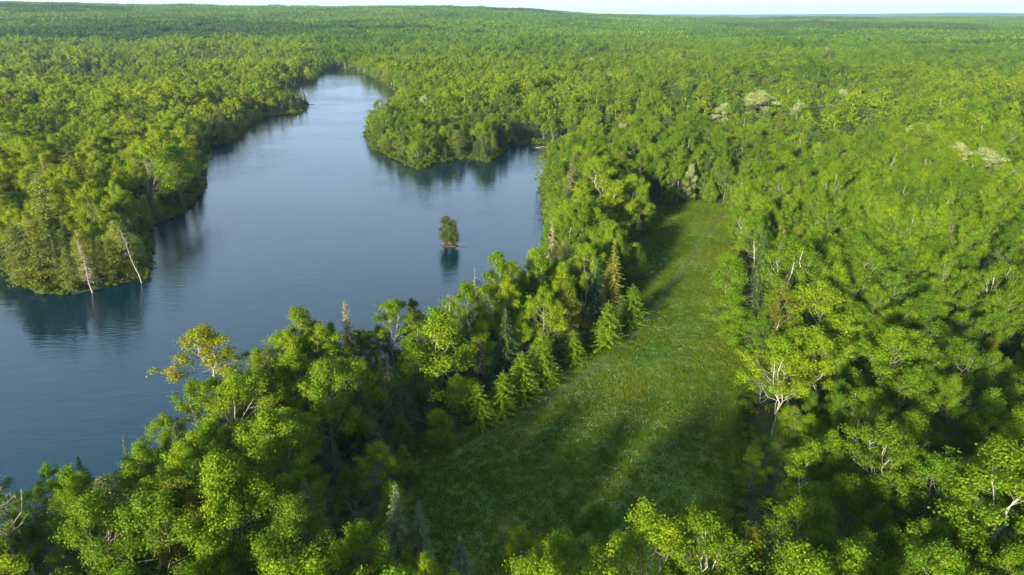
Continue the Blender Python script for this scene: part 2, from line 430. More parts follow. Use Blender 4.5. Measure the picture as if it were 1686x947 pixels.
floor_c = ramp(noise(.5, 6), [(.3, (.018, .022, .008)), (.5, (.035, .045, .012)), (.7, (.06, .052, .026))])
g1 = ramp(noise(.09, 5, .6), [(.32, (.042, .088, .004)), (.48, (.058, .104, .005)), (.62, (.084, .106, .009)), (.75, (.058, .112, .008))])
g2 = mixc(mapr(noise(2.2, 4, .7), .45, .75), g1, (.085, .115, .038))
pt = mapr(noise(.06, 3), .48, .62)
fl = mapr(noise(5.5, 2, .6), .60, .70)
g3 = mixc(add(fl, add(pt, .55, 'MULTIPLY'), 'MULTIPLY'), g2, (.22, .27, .16))
tr_ = attr('track'); tn = noise(.5, 3)
tw = mapr(add(add(tr_, -.5), add(tn, -.5), 'ADD'), -.1, .45, .95, 0.)
tw2 = mapr(add(add(add(tr_, -.75), 0, 'ADD'), 0.0, 'ADD'), -.75, .0, .0, 1.)
g4 = mixc(tw, g3, (.045, .042, .012))
md = mapr(add(attr('meadow'), add(noise(.35, 4), 5., 'MULTIPLY')), 2.0, 3.4, 1., 0.)
c1 = mixc(md, floor_c, g4)
c2 = mixc(mapr(attr('far'), 1500, 3500), c1, ramp(noise(.004, 6, .6), [(.35, (.022, .04, .012)), (.6, (.05, .075, .014))]))
c3 = mixc(mapr(add(attr('shore'), noise(1.2)), .2, 1.2), (.022, .020, .012), c2)
p = N(n, 'ShaderNodeBsdfPrincipled'); p.inputs['Roughness'].default_value = .9; p.inputs['Specular IOR Level'].default_value = .15
n.links.new(c3, p.inputs['Base Color'])
bp = N(n, 'ShaderNodeBump'); bp.inputs['Strength'].default_value = .6; bp.inputs['Distance'].default_value = .25
n.links.new(noise(2.5, 5, .7), bp.inputs['Height']); n.links.new(bp.outputs[0], p.inputs['Normal']); n.links.new(p.outputs[0], out.inputs[0])

# ------------------------------------------------------------------ the lake
lx0, ly0 = LAKE.min(0) - 12; lx1, ly1 = LAKE.max(0) + 12
lake = link('lake_water', quads_mesh('lake_water', [(lx0, ly0, 0), (lx1, ly0, 0), (lx1, ly1, 0), (lx0, ly1, 0)], [(0, 1, 2, 3)]))
lake['kind'] = 'structure'; lake['label'] = 'dark blue rippled lake water'
m, n, out = mat('lake_water'); lake.data.materials.append(m)
geo = N(n, 'ShaderNodeNewGeometry')
p = N(n, 'ShaderNodeBsdfPrincipled'); p.inputs['Base Color'].default_value = (.0005, .011, .018, 1); p.inputs['IOR'].default_value = 1.45; p.inputs['Specular Tint'].default_value = (.54, .83, .97, 1)
mp = N(n, 'ShaderNodeMapping'); mp.inputs['Scale'].default_value = (.36, 1.35, 1); mp.inputs['Rotation'].default_value = (0, 0, R(-8))
n.links.new(geo.outputs['Position'], mp.inputs[0])
w1 = noise(1.1, 3, .55, mp.outputs[0]); w2 = noise(.33, 2, .5, mp.outputs[0])
calm = mapr(noise(.018, 4, .55), .38, .62, .35, 1.)
hgt = add(add(w1, calm, 'MULTIPLY'), add(w2, .8, 'MULTIPLY'))
bp = N(n, 'ShaderNodeBump'); bp.inputs['Strength'].default_value = 1.0; bp.inputs['Distance'].default_value = .075
n.links.new(hgt, bp.inputs['Height']); n.links.new(bp.outputs[0], p.inputs['Normal'])
n.links.new(mapr(noise(.03, 3), .35, .65, .03, .08), p.inputs['Roughness'])
n.links.new(p.outputs[0], out.inputs[0])

# ------------------------------------------------------------------ tree kinds (near detail: trunk mesh and crown mesh)
KIND = {}     # kind -> list of (trunk mesh, crown mesh, height, MBs)
def kind(name, built, h, bark, leafmat, crown_mats=None):
    tr, cw = built
    KIND.setdefault(name, []).append((tr.mesh(name + '_trunk', [bark, LIMB]), cw.mesh(name + '_crown', crown_mats or [leafmat]), h, (tr, cw), bark, leafmat))
# leafy: fuller dark-barked crowns
for i, kw in enumerate([dict(cr=4.4, nl=28, prof=.5), dict(cr=5.0, nl=30, leaders=3, cb=.3, prof=.48, clump=1.0), dict(cr=3.7, nl=25, cb=.24, prof=.62), dict(cr=4.6, nl=28, leaders=2, cb=.36, clump=.95),
                        dict(cr=4.0, nl=28, cb=.14, prof=.72, clump=.95), dict(cr=3.6, nl=28, cb=.03, prof=.62, clump=.95, trunk_r=.12)]):
    kind('leafy_tree', broadleaf(100 + i, **kw), 16., DARK, LEAF)
for i, kw in enumerate([dict(cr=3.2, nl=21, cb=.42, clump=.85), dict(cr=4.0, nl=24, leaders=2, fork=.32, cb=.42, clump=.85), dict(cr=4.3, nl=25, leaders=3, fork=.28, cb=.46, bare=.08, clump=.85),
                        dict(cr=2.7, nl=22, cb=.3, prof=.7, clump=.8), dict(cr=3.4, nl=24, leaders=2, fork=.5, cb=.35, prof=.65, clump=.8)]):
    kind('birch_tree', broadleaf(200 + i, trunk_r=.095, **kw), 16., PALE, LEAF)
for i, kw in enumerate([dict(r=2.5), dict(r=2.1, nb=8, droop=.32, rag=.3), dict(r=3.0, nb=9, droop=.2, step=.4)]):
    kind('spruce_tree', conifer(300 + i, **kw), 14., DARK, NEEDLE)
for i, kw in enumerate([dict(r=2.3), dict(r=3.1, prof=.6), dict(r=2.0, prof=.75)]):
    kind('cedar_tree', cedar(400 + i, **kw), 12., DARK, NEEDLE)
kind('pine_tree', conifer(500, h=16., r=3.3, cb=.3, step=.55, nb=9, droop=-.12, spray=.36, dens=1.25, taper=.7, rag=.35, width=.5), 16., DARK, NEEDLE)
for i, kw in enumerate([dict(cr=1.75, nl=24, cb=.1, prof=.8, clump=.7, dens=.8), dict(cr=2.4, nl=24, cb=.06, prof=.6, clump=.72, leaders=3, fork=.08, dens=.8)]):
    kind('young_tree', broadleaf(600 + i, h=7., trunk_r=.13, leaf=.15, **{**kw, 'clump': kw['clump'] * 16 / 7}), 7., DARK, LEAF)
kind('tamarack_tree', conifer(650, h=8., r=2.1, cb=.08, step=.26, nb=8, droop=-.1, spray=.34, taper=.72, rag=.2, width=.5), 8., DARK, LEAF)
for i in range(2): kind('dead_spruce', dead_conifer(700 + i, needles=(.75, .2)[i], r=(1.4, 1.7)[i]), 12., DEAD, NEEDLE, [NEEDLE, DEAD])
for i, kw in enumerate([dict(leaders=3, spread=3.0, nl=18, cb=.45, twigs=6), dict(spread=2.2, nl=11, lean=1.2, twigs=4), dict(leaders=2, spread=2.4, nl=11, cb=.45, twigs=4)]):
    kind('bare_tree', snag(800 + i, **kw), 12., DEAD, DEAD)

# ------------------------------------------------------------------ scattered mass: the far-off wood, undergrowth and grass (stuff)
def scatter(name, sources, P, Z, var, rot, scl, tint, label):
    """ONE object: a cloud of points, each carrying a copy of one of the source meshes"""
    me = bpy.data.meshes.new(name); k = len(P)
    me.vertices.add(k); me.vertices.foreach_set('co', np.column_stack([P, Z]).astype(np.float32).ravel())
    me.attributes.new('variant', 'INT', 'POINT').data.foreach_set('value', np.asarray(var, np.int32))
    for nm, a in (('rot', rot), ('scl', scl), ('tint', tint)):
        me.attributes.new(nm, 'FLOAT_VECTOR', 'POINT').data.foreach_set('vector', np.asarray(a, np.float32).ravel())
    for sm in sources:
        for q in sm.materials:
            if q.name not in me.materials: me.materials.append(q)
    o = link(name, me); o['kind'] = 'stuff'; o['label'] = label
    ng = bpy.data.node_groups.new(name, 'GeometryNodeTree')
    ng.interface.new_socket('Geometry', in_out='INPUT', socket_type='NodeSocketGeometry'); ng.interface.new_socket('Geometry', in_out='OUTPUT', socket_type='NodeSocketGeometry')
    gi = ng.nodes.new('NodeGroupInput'); go = ng.nodes.new('NodeGroupOutput'); jn = ng.nodes.new('GeometryNodeJoinGeometry')
    for sm in reversed(sources):
        so = bpy.data.objects.new(sm.name, sm)
        oi = ng.nodes.new('GeometryNodeObjectInfo'); oi.inputs['Object'].default_value = so; oi.transform_space = 'ORIGINAL'; oi.inputs['As Instance'].default_value = False
        gt = ng.nodes.new('GeometryNodeGeometryToInstance'); ng.links.new(oi.outputs['Geometry'], gt.inputs[0]); ng.links.new(gt.outputs[0], jn.inputs[0])
    ip = ng.nodes.new('GeometryNodeInstanceOnPoints'); ip.inputs['Pick Instance'].default_value = True
    ng.links.new(gi.outputs[0], ip.inputs['Points']); ng.links.new(jn.outputs[0], ip.inputs['Instance'])
    for nm, ty, sk in (('variant', 'INT', 'Instance Index'), ('rot', 'FLOAT_VECTOR', 'Rotation'), ('scl', 'FLOAT_VECTOR', 'Scale')):
        na = ng.nodes.new('GeometryNodeInputNamedAttribute'); na.data_type = ty; na.inputs['Name'].default_value = nm
        src = na.outputs['Attribute']
        if nm == 'rot':
            e = ng.nodes.new('FunctionNodeEulerToRotation'); ng.links.new(src, e.inputs[0]); src = e.outputs[0]
        ng.links.new(src, ip.inputs[sk])
    ng.links.new(ip.outputs[0], go.inputs[0])
    o.modifiers.new('scatter', 'NODES').node_group = ng
    return o

# ------------------------------------------------------------------ colours of the leaves
LIME, YEL, GRN, DEEP, OLV, GOLD, CREAM, RUST = ((.130, .190, .004), (.150, .198, .004), (.090, .152, .004), (.055, .112, .005), (.102, .128, .008), (.185, .185, .010), (.30, .34, .13), (.13, .12, .02))
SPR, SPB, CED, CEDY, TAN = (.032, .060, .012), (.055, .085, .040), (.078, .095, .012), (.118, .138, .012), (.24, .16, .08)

# ------------------------------------------------------------------ the trees that can be told apart
TREES = []    # dict(kind, p, h, var, rot, wide, tint, label or None, group or None)
def hero(k, u, v, vtop, tint, label, var=0, wide=1., rot=None, h=None, lean=(0, 0)):
    z = .7
    hh = h or max(1.2, rise(u, v, vtop, z)); p = at(u, v, z)
    TREES.append(dict(kind=k, p=p, h=hh, var=var, rot=rng.uniform(0, 6.28) if rot is None else rot, wide=wide * (1.22 if k in ('leafy_tree', 'birch_tree', 'spruce_tree', 'young_tree', 'tamarack_tree') else 1), tint=tint, label=label, lean=lean, hero=True))
H = hero
# the strip between lake and meadow, from the near end to the far end
H('birch_tree', 362, 672, 530, (.17, .185, .008), 'broad yellow-gold birch at the lake edge behind the wide green one', 4, 1.35)
H('birch_tree', 345, 742, 628, GRN, 'wide green birch leaning over the lake with white limbs showing', 1, 1.35)
H('birch_tree', 412, 772, 622, LIME, 'tall bright birch with white forked limbs, right of the wide leaning one', 2, 1.25)
H('birch_tree', 492, 720, 592, LIME, 'lime green birch with drooping sides, left of the slim pale spruces', 3, 1.3)
H('birch_tree', 545, 668, 536, LIME, 'bright full birch below the tan topped conifer by the lake', 4, 1.2)
H('spruce_tree', 583, 640, 494, (.20, .165, .05), 'tall tan conifer with thin sunlit top rising against the lake', 1, .9)
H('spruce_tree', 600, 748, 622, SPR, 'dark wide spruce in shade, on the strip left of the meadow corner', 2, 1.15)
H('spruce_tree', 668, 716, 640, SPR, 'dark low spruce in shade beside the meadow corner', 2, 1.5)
H('spruce_tree', 540, 790, 698, SPB, 'slim pale blue-green spruce, taller of the pair near the bottom strip', 1, .8)
H('spruce_tree', 556, 800, 728, SPB, 'slim pale blue-green spruce, shorter of the pair near the bottom strip', 0, .8)
H('spruce_tree', 648, 692, 584, (.17, .135, .05), 'thin rust-tan spruce left of the big round maple', 0, .8)
H('spruce_tree', 630, 655, 588, OLV, 'small olive spruce with sunlit tip beside the rust-tan spruce', 1, .8)
H('birch_tree', 652, 618, 492, GRN, 'sparse birch with slanting white trunk at the lake edge left of the maple', 2, .85)
H('birch_tree', 690, 600, 490, OLV, 'thin olive-topped birch behind the big round maple', 3, .75)
H('leafy_tree', 738, 676, 512, LIME, 'biggest round bright maple on the strip, lit on its left side', 5, 1.35)
H('bare_tree', 752, 640, 476, DEAD and (.5, .5, .5), 'white barked bare forked birch rising out of the round maple', 2, .75)
H('birch_tree', 775, 612, 470, GRN, 'birch with white leaning fork, right of the bare forked one', 1, .8)
H('leafy_tree', 790, 632, 530, LIME, 'sunlit leafy tree filling the gap right of the round maple', 5, .9)
H('dead_spruce', 784, 560, 440, TAN, 'needle thin tan dead spruce against the water', 1, .5)
H('birch_tree', 818, 562, 416, GRN, 'tallest narrow birch against the water with a pale trunk', 3, .95)
H('leafy_tree', 832, 590, 462, YEL, 'small yellow-green tree tucked under the tallest narrow birch', 2, .75)
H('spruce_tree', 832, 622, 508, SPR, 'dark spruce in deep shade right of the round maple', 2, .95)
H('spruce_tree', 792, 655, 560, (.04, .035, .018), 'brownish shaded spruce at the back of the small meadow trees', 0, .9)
H('birch_tree', 886, 540, 412, GRN, 'narrow birch with white upper trunk, right of the tallest one', 3, .95)
H('leafy_tree', 893, 602, 478, LIME, 'yellow-green leafy tree in front of the narrow birch', 4, .8)
H('leafy_tree', 928, 580, 466, OLV, 'round olive-green dense tree midway along the strip', 5, 1.0)
H('dead_spruce', 906, 462, 366, TAN, 'pale rust dead spruce standing at the water side of the strip', 0, 1.2)
H('birch_tree', 962, 520, 404, LIME, 'bright birch above the dark spruce midway along the strip', 1, .8)
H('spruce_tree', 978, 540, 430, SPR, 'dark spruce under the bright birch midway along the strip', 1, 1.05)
H('spruce_tree', 1006, 520, 396, (.15, .15, .010), 'golden-olive conifer facing the meadow midway along the strip', 0, .85)
H('spruce_tree', 912, 350, 244, DEEP, 'dark green spruce at the far lake corner of the strip', 2, .9)
H('spruce_tree', 936, 372, 252, (.12, .10, .04), 'brown spruce beside the dark one at the far lake corner', 1, .85)
H('birch_tree', 985, 384, 262, LIME, 'large bright birch crowning the far end of the strip', 4, 1.2)
H('birch_tree', 1010, 408, 300, YEL, 'drooping yellow-green birch below the large bright one', 3, 1.1)
H('leafy_tree', 1035, 392, 290, LIME, 'round bright tree where the strip meets the far meadow corner', 0, .9)
H('leafy_tree', 955, 446, 330, GRN, 'green leafy tree behind the pale rust dead spruce', 2, .9)
H('birch_tree', 975, 440, 345, LIME, 'sunlit birch between the rust dead spruce and the meadow', 0, .95)
for i, (u, v, vt, k, t, lab) in enumerate([
    (724, 736, 678, 'young_tree', LIME, 'smallest round yellow-green young tree at the near meadow corner'),
    (664, 742, 682, 'tamarack_tree', CED, 'dim olive young conifer against the dark spruces at the meadow corner'),
    (792, 703, 634, 'tamarack_tree', (.115, .185, .005), 'pointed young larch at the meadow edge, second from the near corner'),
    (826, 688, 617, 'tamarack_tree', (.115, .185, .005), 'small upright young tree beside the pointed larch'),
    (860, 660, 582, 'tamarack_tree', (.115, .185, .005), 'pyramid shaped young tree, left of two alike at the meadow edge'),
    (897, 637, 566, 'tamarack_tree', (.115, .185, .005), 'pyramid shaped young tree, right of two alike at the meadow edge'),
    (944, 600, 545, 'tamarack_tree', (.115, .185, .005), 'lone young tree on a thin stem beside the track'),
    (997, 575, 500, 'tamarack_tree', (.115, .185, .005), 'broad young tree below the golden-olive conifer'),
    (1036, 540, 470, 'tamarack_tree', (.09, .165, .005), 'darker green young tree by the track where the strip narrows'),
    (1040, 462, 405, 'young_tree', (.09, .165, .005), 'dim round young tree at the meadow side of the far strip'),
    (1166, 338, 306, 'young_tree', (.115, .185, .005), 'right one of the two small trees at the far end of the meadow'),
    (1105, 341, 312, 'young_tree', (.115, .185, .005), 'left one of the two small trees at the far end of the meadow'),
    (1195, 490, 420, 'young_tree', (.09, .165, .005), 'darker green young tree at the right meadow edge, farthest of its row'),
    (1203, 545, 482, 'young_tree', (.09, .165, .005), 'round darker green young tree, middle of the row at the right meadow edge'),
    (1210, 572, 510, 'young_tree', (.09, .165, .005), 'round darker green young tree, nearest of the row at the right meadow edge'),
    (856, 925, 876, 'young_tree', YEL, 'bright yellow-green sapling at the near end of the meadow')]):
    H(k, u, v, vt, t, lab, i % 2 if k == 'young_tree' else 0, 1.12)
# near end
H('bare_tree', 45, 985, 806, (.5, .5, .5), 'large bare dead tree with many grey limbs at the lower left corner', 0, 1.15)
H('bare_tree', 128, 975, 868, (.5, .5, .5), 'smaller bare dead tree with a bent top, right of the large one', 1, .9)
H('bare_tree', 588, 892, 818, (.5, .5, .5), 'white forked dead tree between leafy crowns and the pointed spruces', 2, .9)
H('spruce_tree', 655, 958, 802, (.085, .115, .035), 'pointed grey-green spruce with pale tip, taller of the near pair', 1, 1.05)
H('spruce_tree', 692, 950, 824, (.085, .115, .035), 'pointed grey-green spruce with pale tip, shorter of the near pair', 0, .95)
H('spruce_tree', 762, 985, 880, SPB, 'bluish spruce at the bottom of the meadow', 2, .9)
H('leafy_tree', 632, 832, 728, YEL, 'bright yellow topped leafy tree behind the near pointed spruces', 0, .9)
H('leafy_tree', 1060, 1040, 846, LIME, 'bright leafy crown at the bottom centre standing before the meadow', 1, 1.0)
H('leafy_tree', 965, 985, 838, DEEP, 'dim green crown at the bottom left of the bright centre one', 2, .9)
H('tamarack_tree', 1232, 985, 868, GOLD, 'golden tipped small conifer at the bottom right of the meadow', 0, .95)
# the forest right of the meadow
H('birch_tree', 1268, 728, 560, LIME, 'forked pale trunked birch at the meadow edge, its trunk fully in view', 2, 1.0)
H('birch_tree', 1328, 706, 545, LIME, 'second forked pale trunked birch, just behind the one at the meadow edge', 1, 1.0)
H('leafy_tree', 1332, 640, 472, LIME, 'tall bright dome shaped tree above the dark spruces right of the meadow', 4, 1.15)
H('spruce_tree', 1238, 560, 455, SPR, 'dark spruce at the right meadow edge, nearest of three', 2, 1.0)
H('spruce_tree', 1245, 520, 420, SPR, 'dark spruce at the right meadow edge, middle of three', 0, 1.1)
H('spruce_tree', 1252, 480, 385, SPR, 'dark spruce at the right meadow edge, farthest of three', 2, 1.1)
for u, v, vt, wd, lab in [(1245, 215, 155, 1.3, 'largest cream white budding tree, left in the far right-hand wood'), (1184, 222, 174, .9, 'small pinkish cream budding tree beside the largest one'), (1512, 262, 205, 1.1, 'long pale cream budding tree, middle of the right-hand wood'),
                      (1618, 318, 250, 1.3, 'brightest cream budding tree near the right edge of the wood'), (1570, 305, 240, .9, 'greyish cream budding tree left of the brightest one'), (1384, 190, 150, .8, 'small faint cream tree high in the right-hand wood')]:
    H('leafy_tree', u, v, vt, CREAM, lab, 2, wd * 1.75)
# the left bank
H('dead_spruce', 152, 478, 390, (.2, .175, .125), 'bleached dead spruce with spread boughs at the tip of the left bank', 1, 1.35)
H('bare_tree', 232, 462, 366, (.5, .5, .5), 'bleached dead trunk leaning over the water on the left bank', 1, .95, 0, None, (-.32, 0))
H('pine_tree', 92, 432, 285, CEDY, 'largest olive evergreen at the tip of the left bank', 0, 1.0)
H('cedar_tree', 70, 462, 362, CEDY, 'broad olive evergreen under the largest one at the tip of the left bank', 1, 1.5)
H('cedar_tree', 40, 468, 372, CED, 'low olive evergreen hanging over the water at the left edge of the bank', 0, 1.3)
H('cedar_tree', 208, 450, 362, CEDY, 'rounded olive-yellow evergreen behind the leaning dead trunk', 1, 1.2)
H('leafy_tree', 175, 430, 300, YEL, 'bright yellow tree inland of the bleached dead spruce', 0, .8)
H('leafy_tree', 262, 352, 232, LIME, 'large lime leafy tree on the left bank shore with a pale trunk', 1, 1.1)
H('leafy_tree', 300, 335, 235, (.085, .165, .008), 'vivid green leafy tree hanging over the lake from the left bank', 3, 1.1)
H('cedar_tree', 120, 478, 405, CED, 'short shaded evergreen left of the bleached dead spruce', 2, 1.2)
H('cedar_tree', 186, 460, 395, CED, 'short green evergreen between the dead spruce and the leaning trunk', 2, 1.1)
# islet
ISL = at(741, 404, .25)
for i, (dx, dy, hh, wd, lab) in enumerate([(-.5, .1, 1.0, 1.25, 'tallest small tree on the islet in the lake'), (.75, .3, .86, 1.2, 'right one of the small trees on the islet'), (.1, -.5, .62, 1.3, 'lowest front tree on the islet'), (-1.35, -.2, .55, 1.1, 'thin left tree on the islet')]):
    TREES.append(dict(kind=('young_tree', 'cedar_tree', 'young_tree', 'cedar_tree')[i], p=ISL + (dx, dy), h=rise(741, 402, 356, .3) * hh, var=(0, 0, 1, 2)[i], rot=i * 1.3, wide=wd, tint=(.06, .085, .012), label=lab, lean=(0, 0), hero=True, z=.35))

# ------------------------------------------------------------------ every other tree: a loose planting over the land
def plant(x0, x1, y0, y1, sp, g):
    X, Y = np.meshgrid(np.arange(x0, x1, sp), np.arange(y0, y1, sp))
    P = np.stack([X.ravel(), Y.ravel()], 1).astype(float); P += g.uniform(-.62, .62, P.shape) * sp
    return P
NEAR_END, MID_END = 430., 1500.
P = plant(-1150, 1150, -30, MID_END + 20, 5.6, rng)
D = np.hypot(P[:, 0], P[:, 1]); az = np.degrees(np.arctan2(P[:, 0], P[:, 1]))
keep = (np.abs(P[:, 0] + 8) < .735 * np.maximum(P[:, 1], 30) * math.cos(PITCH) + 40) & (D < MID_END) & (D > np.where(P[:, 0] > -35, 57, 42))
P = P[keep]; D = D[keep]
E_ = plant(-75, 45, 62, 300, 4.3, rng); le, me_ = lake_sd(E_), meadow_sd(E_); E_ = E_[(le > .8) & (me_ > 1.2) & (le < 30) & (me_ < 34)]
P = np.concatenate([P, E_]); D = np.hypot(P[:, 0], P[:, 1])
ls = lake_sd(P); ms = meadow_sd(P)
hp = np.array([t['p'] for t in TREES]); hr = np.array([{'young_tree': 1.8, 'tamarack_tree': 1.8, 'spruce_tree': 1.9, 'dead_spruce': 1.4, 'bare_tree': 1.4}.get(t['kind'], 2.6) * min(t['wide'], 1.2) for t in TREES])
clear = np.ones(len(P), bool)
for q, r_ in zip(hp, hr): clear &= ((P - q) ** 2).sum(1) > r_ * r_
keep = (ls > 1.2) & (ms > 1.8) & clear & (rng.uniform(size=len(P)) > .27 * sstep(250, 450, D))
P = P[keep]; D = D[keep]; ls = ls[keep]; ms = ms[keep]
U, Vv, dep = project(P[:, 0], P[:, 1], 8.)
# keep the view of the distinct trees open: the loose planting right before them stays low
def cap_at(y, v):
    c, s_ = math.cos(PITCH), math.sin(PITCH); k_ = (v - CV) / FPX
    return CAM_H - y * (k_ * c + s_) / (c - k_ * s_)
cap = np.full(len(P), 99.); gU, gT, gD = project(P[:, 0], P[:, 1], 17.); _, gB, _ = project(P[:, 0], P[:, 1], .5)
for t in TREES:
    x, y = t['p']; hu, ht, hd = project(x, y, .7 + t['h']); fr = .12 if t['kind'] in ('young_tree', 'tamarack_tree') else .35
    _, hm, _ = project(x, y, .7 + t['h'] * fr); hw = {'young_tree': 1.5, 'tamarack_tree': 1.5, 'spruce_tree': 1.3, 'dead_spruce': 1.0, 'bare_tree': 1.2}.get(t['kind'], 1.8) * FPX / hd
    hit = (gD < hd - .5) & (np.abs(gU - hu) < hw + 2.0 * FPX / gD) & (gT < hm) & (gB > ht)
    cap = np.where(hit, np.minimum(cap, cap_at(P[:, 1], hm) - .7), cap)
ok = (cap > 2.6) & ~((D > 260) & (rng.uniform(size=len(P)) < .07 + .16 * (wob(P, .03, 54) > .75))); P, D, ls, ms, cap = P[ok], D[ok], ls[ok], ms[ok], cap[ok]; U, Vv, dep = project(P[:, 0], P[:, 1], 8.)
n_ = len(P); r1 = rng.uniform(size=n_)
# where conifers stand: patches, shores, the left bank
con = .10 + .14 * (wob(P, .025, 21) > .45) + .38 * (D > 350) * (wob(P, .010, 22) > .4) + .10 * (ls < 9)
leftbank = (U < 520) & (D > 190); strip = (ls < 30) & (ms < 40) & (P[:, 0] > -70) & (D < 330)
con = np.where(leftbank, con + .24 + .2 * (ls < 12), con); con = np.where(strip, con + .2, con)
right = (P[:, 0] > 20) & (ms < 400) & (D < 330) & ~strip
con = np.where(right, con * .55, con)
kindcode = np.where(r1 < con * .62, 2, np.where(r1 < con, 3, np.where(r1 < con + (1 - con) * .36, 1, 0)))   # 0 leafy 1 birch 2 spruce 3 cedar
kindcode = np.where((rng.uniform(size=n_) < .013) & (D < 700), 4, kindcode)                                # 4 dead
kindcode = np.where((rng.uniform(size=n_) < .007), 5, kindcode)                                             # 5 pine
big = 1 + .16 * wob(P, .05, 23) + rng.normal(0, .17, n_)
low_ = strip & (cap < 90) & (rng.uniform(size=n_) < .5); kindcode = np.where(low_, 2, kindcode)
hgt_ = np.select([kindcode == 0, kindcode == 1, kindcode == 2, kindcode == 3, kindcode == 4], [14.5, 15.5, 13.5, 11.5, 12.], 17.) * np.clip(big, .55, 1.5)
edge = np.minimum(ls, np.maximum(ms, 0) + 1); hgt_ *= np.where(edge < 5, .82, 1.)
cornr = (P[:, 0] < -12) & (D < 120) & (ls < 16); hgt_ *= np.where(cornr, .8, 1.)
lowered = hgt_ > cap; hgt_ = np.minimum(hgt_, cap); kindcode = np.where(lowered & (kindcode == 1), 0, kindcode)
hgt_ *= np.where((U > 590) & (U < 800) & (P[:, 1] > 300) & (P[:, 1] < 640) & (ls < 40), .8, 1.)
hgt_ *= np.where((U > 440) & (U < 530) & (P[:, 1] > 480) & (P[:, 1] < 900) & (ls < 24), .6, 1.)
hgt_ *= np.where(D > 300, 1 + .17 * wob(P, .017, 51) + .1 * wob(P, .045, 52), 1.)
tone = wob(P, .03, 24) * .45 + .45 * wob(P, .011, 53) * sstep(250, 600, D) + rng.normal(0, .55, n_) + np.where(leftbank, 1.0, 0) + np.where(right, -.3, 0)  # left bank leaves turned yellower in place of stronger sunlight
def lerp3(a, b, t): return np.asarray(a) * (1 - t)[:, None] + np.asarray(b) * t[:, None]
tint = lerp3(DEEP, GRN, sstep(-1.5, -.3, tone)); tint = tint + (np.asarray(LIME) - tint) * sstep(-.3, .6, tone)[:, None]; tint = tint + (np.asarray(YEL) - tint) * sstep(.6, 1.6, tone)[:, None]
od = rng.uniform(size=n_)
tint = np.where((od < .03)[:, None], np.asarray(OLV), tint); tint = np.where(((od > .05) & (od < .053))[:, None], np.asarray(RUST), tint); tint = np.where(((od > .075) & (od < .079))[:, None], np.asarray(CREAM) * .7, tint)
cl = np.clip(.5 + .3 * rng.normal(size=n_), 0, 1)
ctint = np.where((kindcode == 2)[:, None], lerp3(SPR, (.05, .072, .02), cl), lerp3((.04, .06, .014), CEDY, np.clip(cl + .35 * leftbank, 0, 1)))
tint = np.where(((kindcode == 2) | (kindcode == 3) | (kindcode == 5))[:, None], ctint, tint); tint = np.where((kindcode == 4)[:, None], np.asarray(TAN) * rng.uniform(.6, 1.2, (n_, 1)), tint)
tint *= np.clip(1 + .1 * rng.normal(size=(n_, 1)), .7, 1.35)
tint = np.where(leftbank[:, None], tint * np.array((1.17, 1.10, 1.)), tint); fd_ = sstep(600, 1600, D)[:, None]; tint = tint * (1 - fd_ * np.array((.2, .04, 0)))  # tint carries light: left bank warmed as if sunlit, far trees as if hazed
gz_ = ground_z(P, ls)
KN = ['leafy_tree', 'birch_tree', 'spruce_tree', 'cedar_tree', 'dead_spruce', 'pine_tree']
# the ones that show largest become things of their own
u2, v2, d2 = project(P[:, 0], P[:, 1], gz_ + hgt_ * .8)
u3, v3, d3 = project(P[:, 0], P[:, 1], gz_ + hgt_)
shows = (u2 > -15) & (u2 < 1701) & (v3 < 940) & (v3 > -20)
px = FPX * hgt_ / d2 * np.where(kindcode < 2, 1., .8)
solo = np.zeros(n_, bool)
leafy = np.where(shows & (kindcode < 2))[0]; n_hero_leafy = sum(t['kind'] in ('leafy_tree', 'birch_tree') for t in TREES)
solo[leafy[np.argsort(-px[leafy])][:300 - n_hero_leafy]] = True
for kc, lim in ((2, 70), (3, 45), (4, 14), (5, 10)):
    q = np.where(shows & (kindcode == kc) & (d2 < 420))[0]; solo[q[np.argsort(-px[q])][:lim]] = True
def pick(k, i):
    if k == 'leafy_tree': return int(rng.choice([4, 5, 5] if edge[i] < 5 or lowered[i] else [0, 1, 2, 3, 4]))
    if k == 'birch_tree': return int(rng.choice([0, 1, 2, 3, 4, 3, 4, 0]))
    return int(rng.integers(len(KIND[k])))
for i in np.where(solo)[0]:
    k = KN[kindcode[i]]
    TREES.append(dict(kind=k, p=P[i], h=hgt_[i], var=pick(k, i), rot=rng.uniform(0, 6.28), wide=rng.uniform(.85, 1.2) * (1.3 if lowered[i] and hgt_[i] < 9 else 1), tint=tuple(tint[i]), label=None, lean=(0, 0), hero=False, z=gz_[i], u=u2[i], v=v2[i], ls=ls[i], ms=ms[i]))

